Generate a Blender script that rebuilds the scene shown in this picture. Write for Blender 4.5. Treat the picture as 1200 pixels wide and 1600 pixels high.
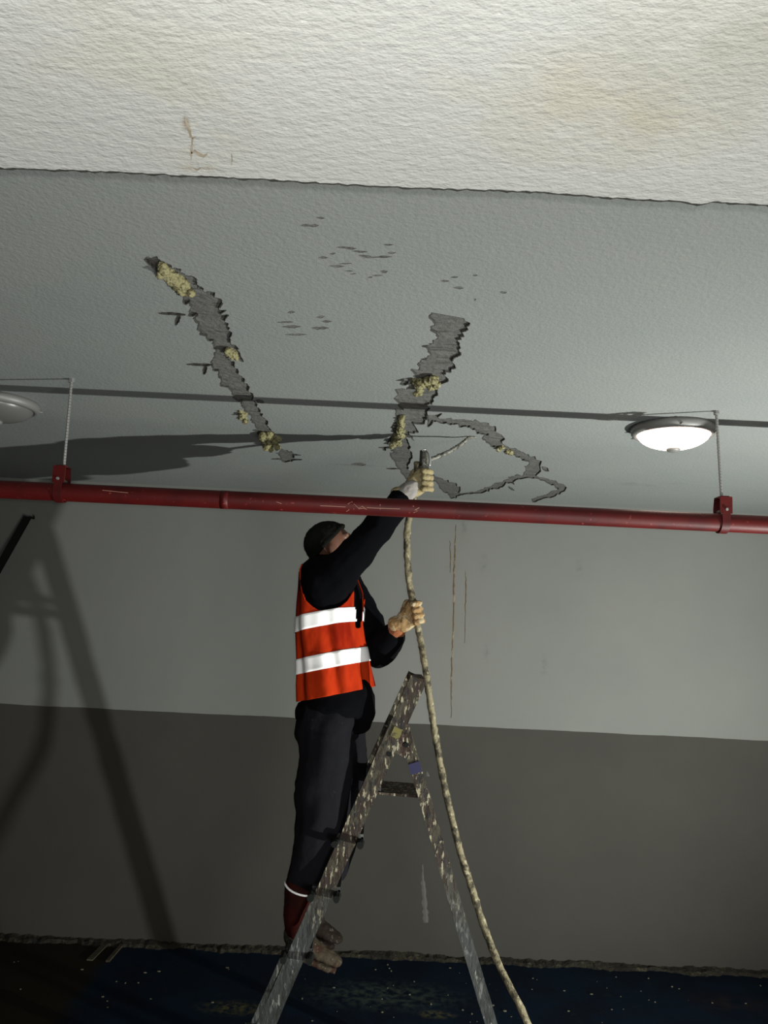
import bpy, bmesh, math, random
from mathutils import Vector, Matrix, noise, geometry, Euler
random.seed(7)
for o in list(bpy.data.objects): bpy.data.objects.remove(o)
SC = bpy.context.scene
COL = SC.collection
R = math.radians

# ------------------------------------------------------------------ camera
EYE = 1.70
F = 1200.0
PITCH, ROLL = R(8.06), R(2.75)
fwd = Vector((0, math.cos(PITCH), math.sin(PITCH)))
up0 = Vector((0, -math.sin(PITCH), math.cos(PITCH)))
rt0 = Vector((1, 0, 0))
right = (rt0 * math.cos(ROLL) + up0 * math.sin(ROLL)).normalized()
up = (up0 * math.cos(ROLL) - rt0 * math.sin(ROLL)).normalized()
CAM = Vector((0, 0, EYE))
cd = bpy.data.cameras.new('camera'); cam = bpy.data.objects.new('camera', cd); COL.objects.link(cam)
m = Matrix((right, up, -fwd)).transposed().to_4x4(); m.translation = CAM
cam.matrix_world = m
cd.sensor_fit = 'VERTICAL'; cd.sensor_height = 36.0; cd.lens = 36.0 * F / 1600.0
cd.clip_start = 0.02; cd.clip_end = 60
SC.camera = cam
SC.view_settings.view_transform = 'Standard'; SC.view_settings.look = 'None'
SC.view_settings.exposure = 0.0; SC.view_settings.gamma = 1.0
SC.view_settings.use_curve_mapping = False

# ------------------------------------------------------------------ world + lights
w = bpy.data.worlds.new('world'); SC.world = w; w.use_nodes = True
w.node_tree.nodes['Background'].inputs[0].default_value = (0.6, 0.7, 0.8, 1)
w.node_tree.nodes['Background'].inputs[1].default_value = 0.004

LP = Vector((2.34, 1.57, 0.42))                 # work light low on the right, outside the frame
ld = bpy.data.lights.new('work_light_beam', 'SPOT'); lo = bpy.data.objects.new('work_light_beam', ld); COL.objects.link(lo)
ld.energy = 600; ld.shadow_soft_size = 0.022; ld.spot_size = R(128); ld.spot_blend = 1.0
ld.color = (0.985, 1.0, 0.94)
lo.location = LP
lo.rotation_euler = (Vector((-0.1, 4.0, 2.45)) - LP).to_track_quat('-Z', 'Y').to_euler()
fd = bpy.data.lights.new('phone_flash', 'POINT'); fo = bpy.data.objects.new('phone_flash', fd); COL.objects.link(fo)
fd.energy = 44.0; fd.shadow_soft_size = 0.008; fo.location = (0.02, -0.02, EYE + 0.012)
fd.color = (1.0, 0.98, 0.93)

# added soft fill light for the shadows, low behind the photographer on the right
ad = bpy.data.lights.new('fill_light', 'AREA'); ao = bpy.data.objects.new('fill_light', ad); COL.objects.link(ao)
ad.shape = 'SQUARE'; ad.size = 1.0; ad.energy = 62; ad.color = (1.0, 0.98, 0.93)
ao.location = (1.1, -0.9, 0.5)
ao.rotation_euler = (Vector((0.1, 1.5, 2.3)) - ao.location).to_track_quat('-Z', 'Y').to_euler()

# ------------------------------------------------------------------ dimensions + pixel rays
WALL = 4.23; CEIL = 2.39; SOFFIT = 2.178; BAND = 1.163; XL, XR, YB = -5.5, 5.5, -3.0
def ray(px, py):
    return (fwd + right * ((px - 600) / F) + up * ((800 - py) / F))
def W(px, py, y):                                # point of pixel ray at world depth y
    r = ray(px, py); return CAM + r * (y / r.y)
def WZ(px, py, z):
    r = ray(px, py); return CAM + r * ((z - EYE) / r.z)

# ------------------------------------------------------------------ materials
def mat(name, base, rough=0.8, metal=0.0, spec=0.3, bump=None, mix=None, emit=None, extra=None):
    """base colour; mix = list of (color, scale, lo, hi, stretch) noise layers; bump = list of (scale, strength, dist, stretch)"""
    M = bpy.data.materials.new(name); M.use_nodes = True
    nt = M.node_tree; N = nt.nodes; L = nt.links
    b = N['Principled BSDF']
    b.inputs['Roughness'].default_value = rough; b.inputs['Metallic'].default_value = metal
    b.inputs['Specular IOR Level'].default_value = spec
    tc = N.new('ShaderNodeTexCoord')
    c = N.new('ShaderNodeRGB'); c.outputs[0].default_value = (*base, 1); col = c.outputs[0]
    def nz(scale, stretch, detail=4, rough_=0.6):
        mp = N.new('ShaderNodeMapping'); mp.inputs['Scale'].default_value = stretch
        L.new(tc.outputs['Object'], mp.inputs['Vector'])
        n = N.new('ShaderNodeTexNoise'); n.inputs['Scale'].default_value = scale
        n.inputs['Detail'].default_value = detail; n.inputs['Roughness'].default_value = rough_
        L.new(mp.outputs[0], n.inputs['Vector']); return n.outputs['Fac']
    for (cc, sc, lo_, hi, st) in (mix or []):
        n = nz(sc, st)
        mr = N.new('ShaderNodeMapRange'); mr.inputs['From Min'].default_value = lo_; mr.inputs['From Max'].default_value = hi
        L.new(n, mr.inputs['Value'])
        mx = N.new('ShaderNodeMix'); mx.data_type = 'RGBA'
        L.new(mr.outputs[0], mx.inputs['Factor']); L.new(col, mx.inputs['A']); mx.inputs['B'].default_value = (*cc, 1)
        col = mx.outputs['Result']
    if extra: col = extra(N, L, tc, col, nz)
    L.new(col, b.inputs['Base Color'])
    prev = None
    for (sc, stg, dist, st) in (bump or []):
        n = nz(sc, st, 3)
        bp = N.new('ShaderNodeBump'); bp.inputs['Strength'].default_value = stg; bp.inputs['Distance'].default_value = dist
        L.new(n, bp.inputs['Height'])
        if prev: L.new(prev, bp.inputs['Normal'])
        prev = bp.outputs[0]
    if prev: L.new(prev, b.inputs['Normal'])
    if emit:
        b.inputs['Emission Color'].default_value = (*emit[0], 1); b.inputs['Emission Strength'].default_value = emit[1]
    return M
I3 = (1, 1, 1)
def stain_or_fade(N, L, tc, col, nz, centre, scale, colour, nscale, amount, inner=0.0, outer=1.0, rz=0.0):
    mp = N.new('ShaderNodeMapping'); mp.vector_type = 'TEXTURE'
    mp.inputs['Location'].default_value = centre; mp.inputs['Scale'].default_value = scale; mp.inputs['Rotation'].default_value = (0, 0, rz)
    L.new(tc.outputs['Object'], mp.inputs['Vector'])
    ln = N.new('ShaderNodeVectorMath'); ln.operation = 'LENGTH'; L.new(mp.outputs[0], ln.inputs[0])
    mr = N.new('ShaderNodeMapRange'); mr.interpolation_type = 'SMOOTHSTEP'
    mr.inputs['From Min'].default_value = outer; mr.inputs['From Max'].default_value = inner; mr.inputs['To Max'].default_value = 1.0
    L.new(ln.outputs['Value'], mr.inputs['Value'])
    n = nz(nscale, I3, 5)
    r2 = N.new('ShaderNodeMapRange'); r2.inputs['From Min'].default_value = 0.42; r2.inputs['From Max'].default_value = 0.62; r2.inputs['To Max'].default_value = amount
    L.new(n, r2.inputs['Value'])
    mu = N.new('ShaderNodeMath'); mu.operation = 'MULTIPLY'; L.new(mr.outputs[0], mu.inputs[0]); L.new(r2.outputs[0], mu.inputs[1])
    mx = N.new('ShaderNodeMix'); mx.data_type = 'RGBA'; L.new(mu.outputs[0], mx.inputs['Factor']); L.new(col, mx.inputs['A']); mx.inputs['B'].default_value = (*colour, 1)
    return mx.outputs['Result']

def ceil_extra(N, L, tc, col, nz):
    for (px, py, sx, sy, c, a) in ((760, 745, .30, .12, (.125,.15,.13), .5), (1000, 755, .5, .10, (.125,.15,.125), .6),
                                   (560, 727, .22, .02, (.10,.10,.09), .7)):
        p = WZ(px, py, CEIL); col = stain_or_fade(N, L, tc, col, nz, p, (sx, sy, 1), c, 9, a)
    return col
def wall_extra(N, L, tc, col, nz):
    geo = tc.outputs['Object']
    sx = N.new('ShaderNodeSeparateXYZ'); L.new(geo, sx.inputs[0])
    # hand-painted edge of the brown dado
    n = nz(3.0, I3, 4); ma = N.new('ShaderNodeMath'); ma.operation = 'MULTIPLY_ADD'
    L.new(n, ma.inputs[0]); ma.inputs[1].default_value = 0.012; L.new(sx.outputs['Z'], ma.inputs[2])
    gt = N.new('ShaderNodeMath'); gt.operation = 'GREATER_THAN'; L.new(ma.outputs[0], gt.inputs[0]); gt.inputs[1].default_value = BAND + 0.006
    n2 = nz(2.2, I3, 5); r = N.new('ShaderNodeMapRange'); L.new(n2, r.inputs['Value']); r.inputs['From Min'].default_value = .35; r.inputs['From Max'].default_value = .7
    br = N.new('ShaderNodeMix'); br.data_type = 'RGBA'; L.new(r.outputs[0], br.inputs['Factor'])
    br.inputs['A'].default_value = (.040,.0385,.033, 1); br.inputs['B'].default_value = (.035,.0335,.029, 1)
    mx = N.new('ShaderNodeMix'); mx.data_type = 'RGBA'; L.new(gt.outputs[0], mx.inputs['Factor'])
    L.new(br.outputs['Result'], mx.inputs['A']); L.new(col, mx.inputs['B'])
    col = mx.outputs['Result']
    p = W(712, 960, WALL); col = stain_or_fade(N, L, tc, col, nz, p, (.11, 1, .75), (.145,.128,.095), 6, .35)
    for (px, py) in ((755, 880), (760, 1020), (850, 1040), (905, 890), (725, 822)):
        p = W(px, py, WALL); col = stain_or_fade(N, L, tc, col, nz, p, (.03, 1, .08), (.10,.10,.097), 30, .6)
    return col
def beam_extra(N, L, tc, col, nz):
    for (px, py, s, c, a, ns, rz) in ((291, 196, (.006, .024, 1), (.17,.135,.10), 1.0, 22, .2), (298, 222, (.008, .022, 1), (.20,.15,.11), 1.0, 31, .3), (312, 240, (.020, .010, 1), (.20,.145,.10), 1.0, 34, 0), (310, 262, (.03, .012, 1), (.26,.22,.16), 1.0, 50, 0),
                              (290, 200, (.10, .10, 1), (.31,.30,.245), .5, 14, 0), (960, 190, (.20, .11, 1), (.315,.30,.235), .8, 10, 0),
                              (860, 130, (.14, .07, 1), (.325,.31,.255), .7, 9, 0), (100, 90, (.3, .14, 1), (.32,.315,.26), .5, 7, 0), (1180, 40, (.18, .2, 1), (.25,.25,.21), .7, 6, 0)):  # last patch: brightness fading into the right corner, painted into the colour
        p = WZ(px, py, SOFFIT); col = stain_or_fade(N, L, tc, col, nz, p, s, c, ns, a, rz=rz)
    return col
def floor_extra(N, L, tc, col, nz):
    # bare dark concrete left of the painted area
    a = WZ(212, 1448, 0.0); b = WZ(120, 1560, 0.0)
    dx, dy = (b.y - a.y), (a.x - b.x); ln = math.hypot(dx, dy); dx /= ln; dy /= ln
    sx = N.new('ShaderNodeSeparateXYZ'); L.new(tc.outputs['Object'], sx.inputs[0])
    m1 = N.new('ShaderNodeMath'); m1.operation = 'MULTIPLY_ADD'; L.new(sx.outputs['X'], m1.inputs[0]); m1.inputs[1].default_value = dx; m1.inputs[2].default_value = -(a.x * dx + a.y * dy)
    m2 = N.new('ShaderNodeMath'); m2.operation = 'MULTIPLY_ADD'; L.new(sx.outputs['Y'], m2.inputs[0]); m2.inputs[1].default_value = dy; L.new(m1.outputs[0], m2.inputs[2])
    n = nz(7, I3, 5); m3 = N.new('ShaderNodeMath'); m3.operation = 'MULTIPLY_ADD'; L.new(n, m3.inputs[0]); m3.inputs[1].default_value = .12; L.new(m2.outputs[0], m3.inputs[2])
    mr = N.new('ShaderNodeMapRange'); L.new(m3.outputs[0], mr.inputs['Value']); mr.inputs['From Min'].default_value = .03; mr.inputs['From Max'].default_value = .10
    mx = N.new('ShaderNodeMix'); mx.data_type = 'RGBA'; L.new(mr.outputs[0], mx.inputs['Factor']); L.new(col, mx.inputs['A']); mx.inputs['B'].default_value = (.014,.011,.007,1)
    col = mx.outputs['Result']
    for (px, py, s, c, am, ns) in ((365, 1575, (.22, .09, 1), (.10,.09,.035), .9, 38), (680, 1585, (.12, .05, 1), (.16, .14, .06), .8, 30),
                              (600, 1555, (.5, .2, 1), (.10, .14, .10), .5, 26), (1150, 1570, (.3, .2, 1), (.03, .02, .02), .6, 6)):
        p = WZ(px, py, 0); col = stain_or_fade(N, L, tc, col, nz, p, s, c, ns, am)
    return col

M_ceil = mat('ceiling_paint', (.190, .203, .194), .85, bump=[(95, .55, .004, I3), (14, .25, .006, I3)], mix=[((.177,.193,.190), 2.0, .4, .7, I3), ((.225,.237,.226), 130, .62, .75, I3)], extra=ceil_extra)
M_beam = mat('beam_plaster', (.345, .353, .335), .8, bump=[(70, .42, .006, (1, 1.7, 1)), (200, .25, .002, I3)], mix=[((.325,.335,.322), 3, .4, .7, I3), ((.45,.455,.435), 90, .6, .75, (1, 2.4, 1))], extra=beam_extra)
M_wall = mat('wall_paint', (.150,.154,.143), .9, bump=[(140, .12, .002, I3), (4, .15, .01, I3)], mix=[((.136,.142,.132), 1.6, .35, .7, I3)], extra=wall_extra)
M_side = mat('side_wall_paint', (.20, .205, .19), .9)
M_floor = mat('floor_epoxy', (.003, .011, .024), .7, spec=.12, bump=[(40, .3, .004, I3)], mix=[((.004,.007,.015), 3.5, .4, .65, I3), ((.008,.018,.016), 9, .62, .75, I3), ((.10,.10,.07), 55, .72, .77, I3)], extra=floor_extra)
M_groove = mat('exposed_concrete', (.088,.088,.083), .95, bump=[(60, .9, .008, (1, 1, 1))], mix=[((.115,.114,.107), 22, .45, .65, (1, 2, 1)), ((.055,.055,.051), 26, .56, .64, (.5, 2.5, 1))])
M_lip = mat('dark_plaster_edge', (.038,.037,.033), .95, bump=[(80, .8, .004, I3)])  # dark tone of groove sides, their rims and the beam edge strip
M_crack = mat('crack_stain', (.20, .165, .12), .95, mix=[((.28, .25, .20), 120, .45, .6, I3)])
M_resin = mat('injection_resin', (.205,.192,.10), .75, spec=.2, bump=[(120, .8, .004, I3)], mix=[((.09,.08,.04), 45, .5, .6, I3), ((.36,.35,.22), 40, .56, .7, I3)])
M_red = mat('red_pipe_paint', (.062, .0042, .0038), .5, spec=.22, bump=[(50, .12, .002, I3)], mix=[((.040,.0035,.0038), 6, .45, .65, I3), ((.2,.03,.025), 60, .66, .72, (1, 1, 1))])
M_rod = mat('zinc_rod', (.25,.25,.24), .5, metal=.5, bump=[(300, .4, .001, I3)])
M_chalk = mat('scratched_marks', (.30,.15,.11), .9)
M_ring = mat('lamp_ring', (.16,.16,.155), .5, metal=.2, spec=.5)
M_lens_off = mat('lamp_lens_unlit', (.10,.10,.095), .35, spec=.5, bump=[(60, .2, .002, I3)])
M_lens_on = mat('lamp_lens_lit', (.9, .85, .78), .4, emit=((1.0, .80, .66), 7.0))
M_black = mat('black_fleece', (.0022, .0023, .0032), .95, spec=.04, bump=[(60, .3, .004, I3)])
M_beanie = mat('black_knit', (.006, .006, .005), .95, spec=.1, bump=[(160, .6, .003, (1, 1, .3))])
M_vest = mat('orange_mesh', (.37, .027, .005), .85, spec=.04, bump=[(9, .5, .02, (1, 1, .5)), (300, .2, .001, I3)], mix=[((.17,.008,.002), 7, .45, .65, (1, 1, .4))])
M_strip = mat('reflective_tape', (.93, .93, .93), .3, spec=.6, bump=[(40, .15, .002, I3)], mix=[((.55, .55, .57), 55, .70, .74, (2.5, 2.5, .8))])
M_pants = mat('grey_work_cloth', (.0075,.0075,.0095), .95, spec=.06, bump=[(9, .35, .02, (1, 1, .8)), (60, .2, .003, I3)], mix=[((.006,.006,.008), 5, .45, .65, (1, 1, .5)), ((.016,.016,.016), 40, .66, .74, I3)])
M_boot = mat('oxblood_rubber', (.030, .0055, .0045), .85, spec=.04, bump=[(30, .3, .004, I3)], mix=[((.018,.006,.005), 8, .45, .65, I3)])
M_bootdark = mat('dark_rubber', (.012, .008, .006), .8, spec=.1, bump=[(40, .6, .005, I3)], mix=[((.06, .058, .05), 45, .60, .66, I3)])  # foot of the far boot, darker than the near one, pale specks
M_bootmud = mat('muddy_rubber', (.042,.034,.023), .9, spec=.1, bump=[(40, .8, .006, I3)], mix=[((.03,.015,.01), 22, .5, .62, I3), ((.13,.12,.09), 60, .62, .7, I3)])
M_skin = mat('skin', (.13, .06, .038), .5, spec=.35, bump=[(160, .15, .001, I3)])
M_glove_y = mat('stained_glove', (.27,.225,.12), .9, bump=[(90, .8, .004, I3)], mix=[((.13,.10,.045), 30, .5, .62, I3), ((.40,.35,.24), 45, .6, .7, I3)])
M_glove_t = mat('tan_glove', (.24,.15,.065), .9, bump=[(90, .8, .004, I3)], mix=[((.36,.30,.19), 40, .5, .62, I3), ((.10,.06,.025), 50, .58, .66, I3)])
M_glove_g = mat('grey_glove_cuff', (.24,.225,.21), .9, bump=[(60, .8, .004, I3)])
M_glove_o = mat('orange_knit_glove', (.22,.075,.03), .9, bump=[(120, .6, .003, I3)])
M_hose = mat('coated_hose', (.16,.14,.085), .8, bump=[(70, .9, .005, I3)], mix=[((.035,.03,.018), 30, .46, .60, I3), ((.30,.27,.18), 50, .58, .68, I3)])
M_dark = mat('dark_iron', (.009, .010, .009), .85, spec=.08, bump=[(80, .5, .002, I3)])
M_alu = mat('splattered_aluminium', (.026,.029,.028), .65, metal=.2, spec=.4, bump=[(60, .6, .003, (1, 1, .4))],
            mix=[((.085,.09,.086), 60, .56, .64, (1, 1, .3)), ((.03,.032,.03), 18, .5, .65, (1, 1, .5))])
M_splat = mat('paint_caked_rail', (.050,.040,.028), .85, bump=[(70, 1, .005, (1, 1, .4))],
              mix=[((.028,.014,.010), 34, .46, .52, (1, 1, .45)), ((.24,.225,.17), 70, .56, .60, (1, 1, .35)), ((.03, .027, .022), 55, .60, .64, (1, 1, .6))])
def rail_extra(N, L, tc, col, nz):
    sx = N.new('ShaderNodeSeparateXYZ'); L.new(tc.outputs['Object'], sx.inputs[0])
    n = nz(7, (1, 1, .6), 4); ma = N.new('ShaderNodeMath'); ma.operation = 'MULTIPLY_ADD'
    L.new(n, ma.inputs[0]); ma.inputs[1].default_value = .55; L.new(sx.outputs['Z'], ma.inputs[2])
    mr = N.new('ShaderNodeMapRange'); L.new(ma.outputs[0], mr.inputs['Value']); mr.inputs['From Min'].default_value = .98; mr.inputs['From Max'].default_value = 1.14
    for (cc, sc, lo_, hi, st) in (((.036, .031, .020), 3, -.2, -.1, I3), ((.020, .012, .008), 34, .46, .52, (1, 1, .45)), ((.24, .22, .15), 80, .57, .61, (1, 1, .3)), ((.012, .011, .010), 60, .56, .60, (1, 1, .5))):
        q = nz(sc, st); m2 = N.new('ShaderNodeMapRange'); L.new(q, m2.inputs['Value']); m2.inputs['From Min'].default_value = lo_; m2.inputs['From Max'].default_value = hi
        mu = N.new('ShaderNodeMath'); mu.operation = 'MULTIPLY'; L.new(m2.outputs[0], mu.inputs[0]); L.new(mr.outputs[0], mu.inputs[1])
        mx = N.new('ShaderNodeMix'); mx.data_type = 'RGBA'; L.new(mu.outputs[0], mx.inputs['Factor']); L.new(col, mx.inputs['A']); mx.inputs['B'].default_value = (*cc, 1); col = mx.outputs['Result']
    return col
M_rail = mat('spattered_rail', (.026, .029, .028), .75, metal=0, spec=.3, bump=[(70, .9, .005, (1, 1, .4))],
             mix=[((.085, .09, .086), 60, .56, .64, (1, 1, .3)), ((.012, .013, .012), 18, .5, .65, (1, 1, .5)), ((.16, .16, .14), 75, .62, .66, (1, 1, .25))], extra=rail_extra)
M_bluetape = mat('blue_tape', (.012,.012,.045), .7)
M_yellow = mat('yellow_label', (.12, .11, .035), .85, mix=[((.06, .05, .03), 70, .48, .56, I3)])
M_metal = mat('bright_metal', (.65, .66, .64), .25, metal=.9)
M_foil = mat('foamed_wand', (.17,.17,.145), .5, metal=.2, bump=[(90, .9, .004, I3)], mix=[((.06, .06, .05), 60, .5, .58, I3), ((.55,.55,.5), 80, .64, .68, I3)])
M_rust = mat('rust_run', (.098,.074,.045), .9, mix=[((.10, .06, .03), 30, .45, .6, I3), ((.2, .17, .12), 20, .55, .65, I3)])
M_white_run = mat('white_run', (.085,.082,.075), .9)
M_dirt = mat('rubble_dirt', (.022,.020,.013), .95, bump=[(60, 1, .008, I3)], mix=[((.06,.053,.032), 40, .55, .65, I3), ((.012, .011, .009), 14, .5, .6, I3)])
M_crumb = mat('plaster_crumbs', (.14,.13,.09), .9)
M_ply = mat('old_wood', (.06, .052, .03), .9, mix=[((.03, .025, .014), 20, .4, .6, (1, 6, 1))])

# ------------------------------------------------------------------ mesh helpers
def link(name, me, mt=None, parent=None):
    o = bpy.data.objects.new(name, me); COL.objects.link(o)
    if mt and me: me.materials.append(mt)
    if parent: o.parent = parent
    return o
def tag(o, label=None, cat=None, group=None, kind=None):
    if label: o['label'] = label
    if cat: o['category'] = cat
    if group: o['group'] = group
    if kind: o['kind'] = kind
    return o
def empty(name, loc, label, cat, group=None):
    o = bpy.data.objects.new(name, None); COL.objects.link(o); o.location = loc; o.empty_display_size = .1
    return tag(o, label, cat, group)
def fin(name, bm, mt, parent=None, smooth=False, world=True):
    bmesh.ops.recalc_face_normals(bm, faces=bm.faces)
    me = bpy.data.meshes.new(name)
    if parent is not None and world:
        bm.transform(Matrix.Translation(-gloc(parent)))
    bm.to_mesh(me); bm.free()
    if smooth:
        for p in me.polygons: p.use_smooth = True
    return link(name, me, mt, parent)
def gloc(o):
    l = Vector((0, 0, 0))
    while o: l = l + o.location; o = o.parent
    return l
def box(bm, c, s, rot=None):
    g = bmesh.ops.create_cube(bm, size=1)['verts']
    M4 = Matrix.Translation(c) @ (rot.to_4x4() if rot else Matrix()) @ Matrix.Diagonal((*s, 1))
    bmesh.ops.transform(bm, matrix=M4, verts=g); return g
def frame(d, hint=Vector((0, 0, 1))):
    d = d.normalized()
    if abs(d.dot(hint)) > .97: hint = Vector((0, 1, 0))
    x = hint.cross(d).normalized(); y = d.cross(x); return x, y, d
def bar(bm, a, b, wx, wy, hint=Vector((0, 0, 1))):
    x, y, d = frame(b - a, hint)
    M3 = Matrix((x, y, d)).transposed()
    return box(bm, (a + b) / 2, (wx, wy, (b - a).length), M3)
def tube(bm, pts, rad, seg=10, caps=True, jit=0.0, close=False):
    rings = []; n = len(pts); prevx = None
    for i, p in enumerate(pts):
        d = (pts[min(i + 1, n - 1)] - pts[max(i - 1, 0)]).normalized()
        if prevx is None: x, y, _ = frame(d)
        else:
            x = (prevx - d * prevx.dot(d)).normalized(); y = d.cross(x)
        prevx = x
        r = rad[i] if isinstance(rad, (list, tuple)) else rad
        ring = []
        for k in range(seg):
            a = 2 * math.pi * k / seg
            rr = r * (1 + jit * (random.random() - .5) * 2)
            ring.append(bm.verts.new(p + x * math.cos(a) * rr + y * math.sin(a) * rr))
        rings.append(ring)
    for i in range(n - 1):
        for k in range(seg):
            bm.faces.new((rings[i][k], rings[i][(k + 1) % seg], rings[i + 1][(k + 1) % seg], rings[i + 1][k]))
    if caps:
        bm.faces.new(rings[0][::-1]); bm.faces.new(rings[-1])
def smoothpath(pts, sub=8):
    out = []; n = len(pts)
    for i in range(n - 1):
        p0, p1, p2, p3 = pts[max(i - 1, 0)], pts[i], pts[i + 1], pts[min(i + 2, n - 1)]
        for k in range(sub):
            t = k / sub
            out.append(0.5 * ((2 * p1) + (p2 - p0) * t + (2 * p0 - 5 * p1 + 4 * p2 - p3) * t * t + (3 * p1 - p0 - 3 * p2 + p3) * t ** 3))
    out.append(pts[-1].copy()); return out
def lathe(bm, c, prof, seg=40, sy=1.0):
    rings = []
    for (r, z) in prof:
        if r < 1e-6: rings.append([bm.verts.new(c + Vector((0, 0, z)))])
        else: rings.append([bm.verts.new(c + Vector((r * math.cos(2 * math.pi * k / seg), sy * r * math.sin(2 * math.pi * k / seg), z))) for k in range(seg)])
    for a, b in zip(rings, rings[1:]):
        for k in range(seg):
            k2 = (k + 1) % seg
            if len(a) == 1: bm.faces.new((a[0], b[k2], b[k]))
            elif len(b) == 1: bm.faces.new((a[k], a[k2], b[0]))
            else: bm.faces.new((a[k], a[k2], b[k2], b[k]))
def ball(bm, c, r, sub=3):
    g = bmesh.ops.create_icosphere(bm, subdivisions=sub, radius=1)['verts']
    if not hasattr(r, '__len__'): r = (r, r, r)
    bmesh.ops.transform(bm, matrix=Matrix.Translation(c) @ Matrix.Diagonal((*r, 1)), verts=g); return g
ELS = 1.0
def ell(bm, c, r, M3):
    g = bmesh.ops.create_icosphere(bm, subdivisions=3, radius=1)['verts']
    bmesh.ops.transform(bm, matrix=Matrix.Translation(c) @ M3.to_4x4() @ Matrix.Diagonal((*(q * ELS for q in r), 1)), verts=g)
def cap(bm, a, ra, b, rb, sq=1.0):
    """tapered capsule"""
    n = max(3, int((b - a).length / (min(ra, rb) * .45)) + 1)
    n = min(n, 22)
    for i in range(n + 1):
        t = i / n; ball(bm, a.lerp(b, t), ra + (rb - ra) * t, 2)
def chain(bm, pr):
    for (a, ra), (b, rb) in zip(pr, pr[1:]): cap(bm, a, ra, b, rb)
def melt(name, bm, mt, parent, voxel=.008, smooth=6, wr=0.0, ws=14, stretch=(1, 1, 1)):
    """union of overlapping closed shells into one continuous smooth surface"""
    me = bpy.data.meshes.new('tmp'); bm.to_mesh(me); bm.free()
    o = bpy.data.objects.new('tmp', me); COL.objects.link(o)
    md = o.modifiers.new('r', 'REMESH'); md.mode = 'VOXEL'; md.voxel_size = voxel
    if smooth:
        sm = o.modifiers.new('s', 'SMOOTH'); sm.factor = .5; sm.iterations = smooth
    dg = bpy.context.evaluated_depsgraph_get(); dg.update()
    m2 = bpy.data.meshes.new_from_object(o.evaluated_get(dg))
    bpy.data.objects.remove(o); bpy.data.meshes.remove(me)
    m2.name = name; m2.materials.clear()
    off = gloc(parent) if parent else Vector()
    if wr:
        nr = [v.normal.copy() for v in m2.vertices]
        for v, n in zip(m2.vertices, nr):
            q = Vector((v.co.x * stretch[0], v.co.y * stretch[1], v.co.z * stretch[2])) * ws
            v.co += n * wr * (1 - 2.2 * abs(noise.noise(q))+ .5 * noise.noise(q * 2.3))
    for v in m2.vertices: v.co -= off
    for p in m2.polygons: p.use_smooth = True
    return link(name, m2, mt, parent)

# ------------------------------------------------------------------ setting
def quadbox(name, lo3, hi3, mt, kind='structure'):
    bm = bmesh.new(); l, h = Vector(lo3), Vector(hi3)
    box(bm, (l + h) / 2, h - l); o = fin(name, bm, mt); return tag(o, kind=kind)
quadbox('floor', (XL, YB, -.12), (XR, WALL + .15, 0), M_floor)
wall = quadbox('wall_back', (XL, WALL, 0), (XR, WALL + .15, CEIL), M_wall)
quadbox('wall_left', (XL - .15, YB, 0), (XL, WALL + .15, CEIL), M_side)
quadbox('wall_right', (XR, YB, 0), (XR + .15, WALL + .15, CEIL), M_side)
quadbox('wall_front', (XL, YB - .15, 0), (XR, YB, CEIL), M_side)

# grooves broken out of the ceiling ------------------------------------------------
def ribbon_px(pts, jag=.45, step=2.6):
    """outline (pixels) of a ragged strip; pts = (x, y, half width)"""
    P = []
    for (x0, y0, w0), (x1, y1, w1) in zip(pts, pts[1:]):
        n = max(1, int(math.hypot(x1 - x0, y1 - y0) / step))
        for k in range(n):
            t = k / n; P.append((x0 + (x1 - x0) * t, y0 + (y1 - y0) * t, w0 + (w1 - w0) * t))
    P.append(pts[-1]); Lf, Rt = [], []
    for i, (x, y, w_) in enumerate(P):
        a = P[max(i - 2, 0)]; b = P[min(i + 2, len(P) - 1)]
        dx, dy = b[0] - a[0], b[1] - a[1]; l = math.hypot(dx, dy) or 1
        nx, ny = -dy / l, dx / l
        j1 = 1 + jag * random.uniform(-1, 1.2); j2 = 1 + jag * random.uniform(-1, 1.2)
        sd = pts[0][0] * .37
        j1 = 1 + jag * (1.3 * noise.noise(Vector((i * .31, sd, 0))) + .9 * noise.noise(Vector((i * .83, sd, 4))) + random.choice((0, 0, 0, 0, .45, -.3)) * random.random())
        j2 = 1 + jag * (1.3 * noise.noise(Vector((i * .29, sd, 9))) + .9 * noise.noise(Vector((i * .91, sd, 13))) + random.choice((0, 0, 0, 0, .45, -.3)) * random.random())
        Lf.append((x + nx * w_ * j1, y + ny * w_ * j1)); Rt.append((x - nx * w_ * j2, y - ny * w_ * j2))
    return Lf + Rt[::-1]
def nick(x0, y0, x1, y1, w_):
    return ribbon_px([(x0, y0, .3), ((x0 * 2 + x1) / 3, (y0 * 2 + y1) / 3, w_), ((x0 + x1 * 2) / 3, (y0 + y1 * 2) / 3, w_), (x1, y1, .3)], .5, 4)
G = {}
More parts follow.
